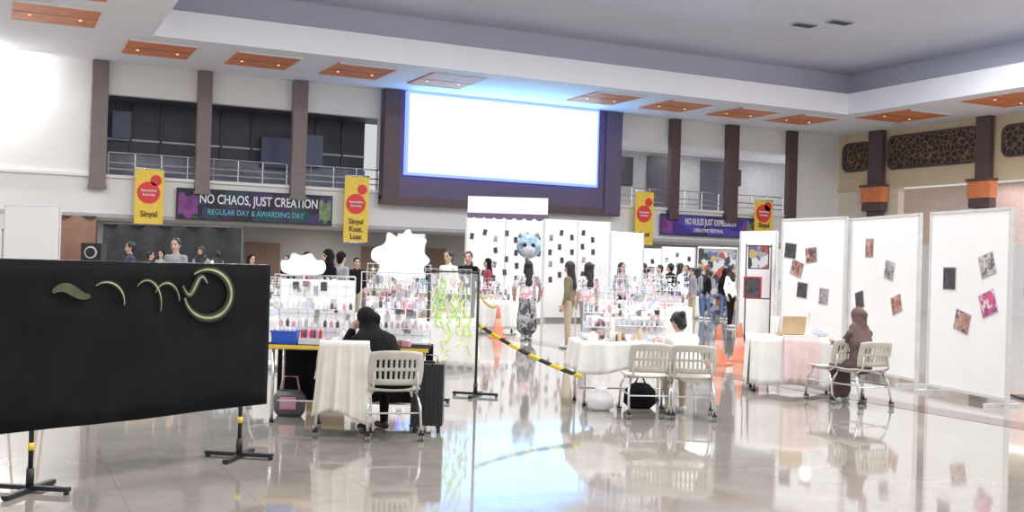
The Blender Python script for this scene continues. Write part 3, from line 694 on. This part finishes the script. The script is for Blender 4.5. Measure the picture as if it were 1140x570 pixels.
m=MB(); m.lathe([(.10,0),(.15,.04),(.14,.15),(.06,.22),(.08,.27)],(0,0,0),mat('white_plastic_bag',(.85,.85,.88),.3),9,1,.8); m.tube([(-.05,0,.24),(-.06,0,.31),(.0,0,.33),(.05,0,.25)],.008,textw,6); m.build('plastic_bag',at(668,12.1),YAW)

# ------------------------------------------------------------------ group 3
t3=at(880,14.7); table(t3,YAW-.12,1.15,.6,.66,whitec,'cloth_table',uneven=.03,seed=6)
lm=mat('gold_laptop',(.60,.46,.27),.4,.2)
m=MB(); m.box((0,-.06,.012),(.36,.24,.018),lm); m.box((0,-.07,.023),(.31,.12,.004),dk1); m.box((0,.085,.14),(.36,.014,.25),lm,rx=-.18); m.box((0,.072,.14),(.33,.006,.21),photo1,rx=-.18); m.tube([(-.14,.06,.018),(.14,.06,.018)],.009,dk1,8)
m.build('laptop',t3+T2-Rw*.02+Fd*.02,YAW+math.pi+.3,bevel=.003)
goods(t3+T2+Rw*.36-Fd*.06,YAW,.3,.25,'table_goods',12,12)
m=MB(); m.grid(lambda u,v:((u-.5)*.46,-.365-.03*v-.02*math.sin(u*22)*v,.762-.62*v),30,8,mat('pink_cloth',(.85,.66,.64),.9),th=.004); m.box((0,-.28,.765),(.46,.18,.006),mat('pink_cloth',(.85,.66,.64),.9)); m.build('pink_cloth',t3+Rw*.08,YAW-.12)
m=MB(); m.lathe([(.10,0),(.10,.02),(.03,.03),(.015,.05),(.015,.35),(.05,.36)],(0,0,0),textw,16); m.ball((0,0,.40),.08,mat('lamp_globe',(1,1,1),.5,emit=2.5,ecol=(1,1,1))); m.build('table_lamp',t3+T2+Rw*.28+Fd*.17,YAW)
cE=at(928,13.65); cF=at(957,13.3); chair(cE,YAW+.40); chair(cF,YAW+.40)
person('woman_in_brown_hijab',cF,YAW+math.radians(24),sit=True,lean=10,side=4,top=mat('brown_dress',(.11,.075,.07),.85),bottom=mat('brown_dress',(.11,.075,.07),.85),hair='hijab',hairmat=mat('brown_hijab',(.15,.09,.08),.8),
  arms=[(V((-.06,.16,-.22)),V((.03,.38,-.14))),(V((.08,.14,-.22)),V((.02,.34,-.16)))],head=(12,26,0),voxel=.009,skirt=True,scale=.90,bulk=1.08)
for q in ((800,406),(823,402),(554,376)): cone(fl(*q))

# ------------------------------------------------------------------ white display panels (right)
def dpanel(pA,pB,H,cards,name='display_panel'):
    A=fl(*pA);Bq=fl(*pB); d=Bq-A; L=d.length; yw=math.atan2(d.y,d.x); mid=(A+Bq)/2; nn=Vector((d.y,-d.x,0)).normalized()
    iv=Matrix.Rotation(-yw,3,'Z'); m=MB(); z0=.10; fr=mat('panel_frame',(.66,.65,.64),.4)
    m.box((0,0,(H+z0)/2),(L-.04,.03,H-z0),panelw)
    for s in(-1,1): m.box((s*L/2,0,H/2),(.045,.05,H),fr); m.box((s*(L/2-.1),0,.02),(.05,.5,.04),fr)
    m.box((0,0,H),(L+.04,.05,.035),fr); m.box((0,0,z0),(L,.045,.04),fr)
    for (x,y,w,h,mm,rot) in cards:
        p=iv@(hit(x,y,mid+nn*.02,nn)-mid)
        m.box((p.x,-.022,p.z),(w,.008,h),mm,ry=rot); m.box((p.x,-.018,p.z),(w+.03,.006,h+.03),pale3,ry=rot)
    return m.build(name,mid,yw)
dpanel((868,404),(938,414),2.55,[(880,279,.28,.25,photo1,.1),(903,284,.26,.24,photo2,-.1),(887,299,.28,.25,photo2,.3),(893,323,.24,.25,photo1,.1),(917,330,.2,.25,photo3,.1)])
dpanel((943,414),(1020,431),2.52,[(968,276,.24,.28,photo2,0),(990,301,.26,.27,photo3,.2),(957,334,.26,.26,photo1,-.2),(998,339,.28,.25,photo2,-.3)])
dpanel((1033,436),(1121,454),2.5,[(1057,310,.26,.29,photo1,.0),(1099,295,.28,.27,photo3,-.3),(1100,338,.30,.29,photo4,-.35),(1071,358,.30,.26,photo2,.25)])
m=MB(); m.tube([(0,0,0),(0,0,1.7)],.02,blackm,8); m.box((0,0,.02),(.4,.4,.03),blackm); m.box((.0,0,1.65),(.22,.12,.5),blackm); m.box((0,-.07,1.65),(.16,.02,.42),greyi); m.build('speaker_stand',at(1148,14.6),YAW)

def bpanel(px1,px2,D1,D2,H,n=14,seed=1,mm=panelw,cards=None,name='booth_partition'):
    A=at(px1,D1);Bq=at(px2,D2); d=Bq-A; L=d.length; yw=math.atan2(d.y,d.x); r=random.Random(seed); m=MB(); fr=mat('panel_frame',(.66,.65,.64),.4)
    m.box((0,0,H/2+.05),(L-.04,.04,H-.1),mm)
    k=max(1,round(L/1.2))
    for i in range(k+1): m.box((-L/2+L*i/k,0,H/2),(.03,.07,H),fr)
    m.box((0,0,H),(L,.06,.06),textw)
    if n:
        nx=max(1,int(L/.34)); nz_=4
        for i in range(nx):
            for j in range(nz_):
                if r.random()<.12: continue
                x=-L/2+L*(i+.5)/nx+r.uniform(-.05,.05); z=H*.42+j*H*.135+(.15 if i%2 else 0)+r.uniform(-.04,.04); w=.11
                m.box((x,-.03,z),(w,.01,w*1.5),r.choice(cards or [photo1,photo1,photo3,photo1]),ry=r.uniform(-.25,.25))
    return m.build(name,(A+Bq)/2,yw)
bpanel(516,602,30,31,2.85,30,1); bpanel(603,676,31.5,32.5,2.95,26,2); bpanel(677,713,30,31,2.6,0,3)
bpanel(822,862,26,25,2.55,0,6)
bpanel(775,819,37,37,2.4,0,8,mm=graf_m); bpanel(735,772,39,39,2.4,10,9,mm=panelw,cards=[graf_m,photo4,photo1])
bpanel(715,735,38,38,2.3,3,12); bpanel(440,470,28,28,2.3,4,14)
fp=at(842,24.8); 
m=MB(); m.box((0,-.01,1.95),(.42,.03,.50),graf_m); m.box((0,.005,1.95),(.47,.03,.55),blackm); m.box((-.12,-.01,1.25),(.36,.03,.45),photo1); m.box((-.12,.005,1.25),(.41,.03,.5),redm)
for s in(-1,1): m.tube([(s*.28,.02,0),(s*.28,.02,2.25)],.015,blackm,8); m.box((s*.28,.02,.015),(.06,.4,.03),blackm)
m.tube([(-.28,.02,2.2),(.28,.02,2.2)],.015,blackm,8); m.tube([(-.28,.02,1.0),(.28,.02,1.0)],.015,blackm,8); m.build('poster_stand',fp,YAW-.3)
def curtain(px1,px2,D,z0,H,mm,name):
    A=at(px1,D);Bq=at(px2,D); d=Bq-A; L=d.length; m=MB()
    m.grid(lambda u,v:(-L/2+L*u,.06*math.sin(u*L*7),z0+v*(H-z0)),int(L*12),2,mm,th=.01)
    m.tube([(-L/2,0,H),(L/2,0,H)],.03,dk1,8)
    for s in (-1,1): m.tube([(s*L/2,.1,0),(s*L/2,.1,H)],.03,dk1,8); m.box((s*L/2,.1,.02),(.3,.5,.03),blackm)
    m.build(name,(A+Bq)/2,math.atan2(d.y,d.x))
curtain(112,266,35,.05,2.55,mat('faded_black_cloth',(.03,.03,.033),.9,var=.4,scale=2),'backdrop_curtain')
curtain(60,104,36,.05,2.8,mat('brown_cloth',(.22,.12,.08),.8),'backdrop_curtain')
curtain(0,54,38,.05,2.3,mat('grey_cloth',(.35,.35,.37),.8),'backdrop_curtain')
m=MB(); m.box((0,0,3.75),(2.9,.1,.6),panelw); m.box((0,-.02,3.2),(2.9,.1,.5),purple); m.grid(lambda u,v:((u-.5)*2.6,-.09,3.14+.09*v+.06*math.sin(u*45)),90,1,textw)
for s in(-1,1): m.box((s*1.4,0,1.6),(.12,.12,3.2),steel); m.box((s*1.4,0,.03),(.5,.6,.06),steel)
m.build('booth_gate_sign',at(562,39),YAW)
m=MB(); m.box((0,-.02,1.75),(.62,.03,.70),panelw); m.box((0,0,1.75),(.66,.03,.74),pale3)
m.tube([(-.25,.0,0),(-.05,0,2.1)],.015,wood,8); m.tube([(.25,0,0),(.05,0,2.1)],.015,wood,8); m.tube([(0,.4,0),(0,.03,2.1)],.015,wood,8); m.box((0,-.03,1.37),(.6,.06,.03),wood)
m.build('canvas_easel',at(30,12.6),YAW)
m=MB(); m.tube([(0,0,0),(0,0,1.5)],.02,blackm,8); m.box((0,0,.02),(.35,.35,.03),blackm); m.box((0,0,1.59),(.26,.2,.26),blackm)
m.poly([(.08*math.cos(t*math.pi/10),.08*math.sin(t*math.pi/10)) for t in range(20)],lambda x,y,d:Vector((x,-.10-d,y+1.60)),.015,pale3); m.poly([(.06*math.cos(t*math.pi/10),.06*math.sin(t*math.pi/10)) for t in range(20)],lambda x,y,d:Vector((x,-.115-d,y+1.60)),.015,blackm)
m.build('loudspeaker',at(100,14),YAW)

def booth(px,D,w,seed,rh=.8,yw=0,drop=.68):
    t=at(px,D); r=random.Random(seed)
    table(t,YAW+yw,w,.6,drop,whitec,'booth_table',seed=seed); rack(t+T2+Fd*.18,YAW+yw,w*.8,rh,seed=seed+20,items=int(40*w),board=.3,glow_board=(seed%2==0)); goods(t+T2-Fd*.13,YAW+yw,w*.8,.2,'booth_goods',20,seed+7)
booth(492,16.5,1.0,1,.75); booth(440,17.5,1.3,2,.8); booth(345,16,1.5,3,.6); booth(700,19,1.4,4,.85,.2); booth(728,25,1.6,5,.7); booth(900,20.8,1.3,6,.6); booth(540,26,1.4,7,.5); booth(275,19,1.5,8,.5); booth(745,36,1.8,10,.8)

# ------------------------------------------------------------------ standing people
olive=mat('olive_top',(.20,.17,.10),.85); beige=mat('beige_pants',(.50,.41,.30),.85); navy=mat('navy_cloth',(.04,.05,.10),.8); denim=mat('denim',(.12,.18,.32),.8); greyc=mat('grey_cloth2',(.3,.3,.32),.8)
maroon=mat('maroon',(.3,.05,.07),.8); teal=mat('teal',(.1,.3,.32),.8)
person('visitor_in_olive',fl(632,388),YAW+1.2,top=olive,bottom=beige,hair='long',voxel=.011,head=(0,12,0))
person('visitor_in_patterned_shirt',fl(653,384),YAW+.3,top=tshirt_m,bottom=greyc,hair='long',voxel=.011,sleeve=False,bulk=1.15)
person('visitor_in_plaid_skirt',fl(586,379),YAW+.15,top=tshirt_m,bottom=plaid_m,hair='long',voxel=.011,skirt=True,bulk=1.15,armr=1.3,arms=[(V((-.14,0,-.22)),V((-.12,.10,-.42))),(V((.14,0,-.22)),V((.12,.10,-.42)))],sleeve=False)
# printed round foil balloon with ears, tied by a ribbon to a weight
m=MB(); fo=mat('foil_blue_grey',(.30,.42,.52),.35,.3,var=.6,scale=9)
m.ball((0,0,2.02),.27,fo,24,(1,.5,1)); m.ball((0,-.06,1.95),.17,pale3,20,(1,.52,.8))
for s in(-1,1): m.lathe([(.08,0),(.05,.08),(.008,.14)],(s*.17,0,2.20),fo,12,1,.5); m.ball((s*.09,-.125,2.04),.045,eyem,12,(1,.4,1))
m.lathe([(.012,0),(.03,-.03)][::-1],(0,0,1.76),fo,10); m.tube([(0,0,1.75),(.03,.0,1.2),(-.02,0,.6),(0,0,.08)],.005,textw,5); m.lathe([(.06,0),(.06,.05),(.02,.09)],(0,0,0),fo,12)
m.build('foil_balloon',fl(586,379)+Fd*.42,YAW)
person('visitor_in_dark_clothes',fl(763,352),YAW+2.6,top=navy,bottom=denim,hair='short',voxel=.013,scale=1.04)
person('visitor_in_denim',fl(777,354),YAW-1.2,top=greyc,bottom=denim,hair='long',voxel=.013,scale=1.0)
person('visitor_in_red',fl(793,348),YAW+1.9,top=maroon,bottom=navy,hair='short',voxel=.013,scale=1.02)
person('visitor_in_black',at(519,24),YAW+3,top=blackc,bottom=blackc,hair='short',voxel=.013,scale=1.1)
person('visitor_in_cream',at(497,23),YAW+2.5,top=whitec,bottom=blackc,hair='short',voxel=.013,scale=1.1)
person('visitor_in_grey',at(193,22),YAW+3,top=greyc,bottom=blackc,hair='short',voxel=.013,scale=1.14)
person('visitor_in_navy',at(143,25),YAW+2,top=navy,bottom=blackc,hair='short',voxel=.013,scale=1.10)
person('visitor_in_white',at(222,27),YAW+3,top=greyc,bottom=blackc,hair='hijab',voxel=.013,scale=1.08)
person('visitor_with_scarf',at(362,20),YAW+2.4,top=blackc,bottom=blackc,hair='hijab',hairmat=blackc,voxel=.013,scale=1.05)
r=random.Random(5)
for i,(px,D) in enumerate(((690,27),(706,33),(722,30),(745,34),(756,31),(872,33),(770,33),(165,30),(277,26),(377,22),(395,26),(470,26),(685,36),(715,35.2),(733,33),(786,35.5),(806,35.5),(812,31),(428,30),(340,28),(318,31),(240,32),(178,33),(541,28.5))):
    person('visitor',at(px,D),YAW+r.uniform(0,6),top=r.choice([blackc,navy,whitec,teal,maroon,greyc,tshirt_m,blackc]),bottom=r.choice([blackc,denim,greyc,beige]),hair=r.choice(['short','long','hijab']),hairmat=r.choice([hairm,hairm,blackc]),voxel=.016,scale=r.uniform(.96,1.06),stride=r.uniform(0,.12))
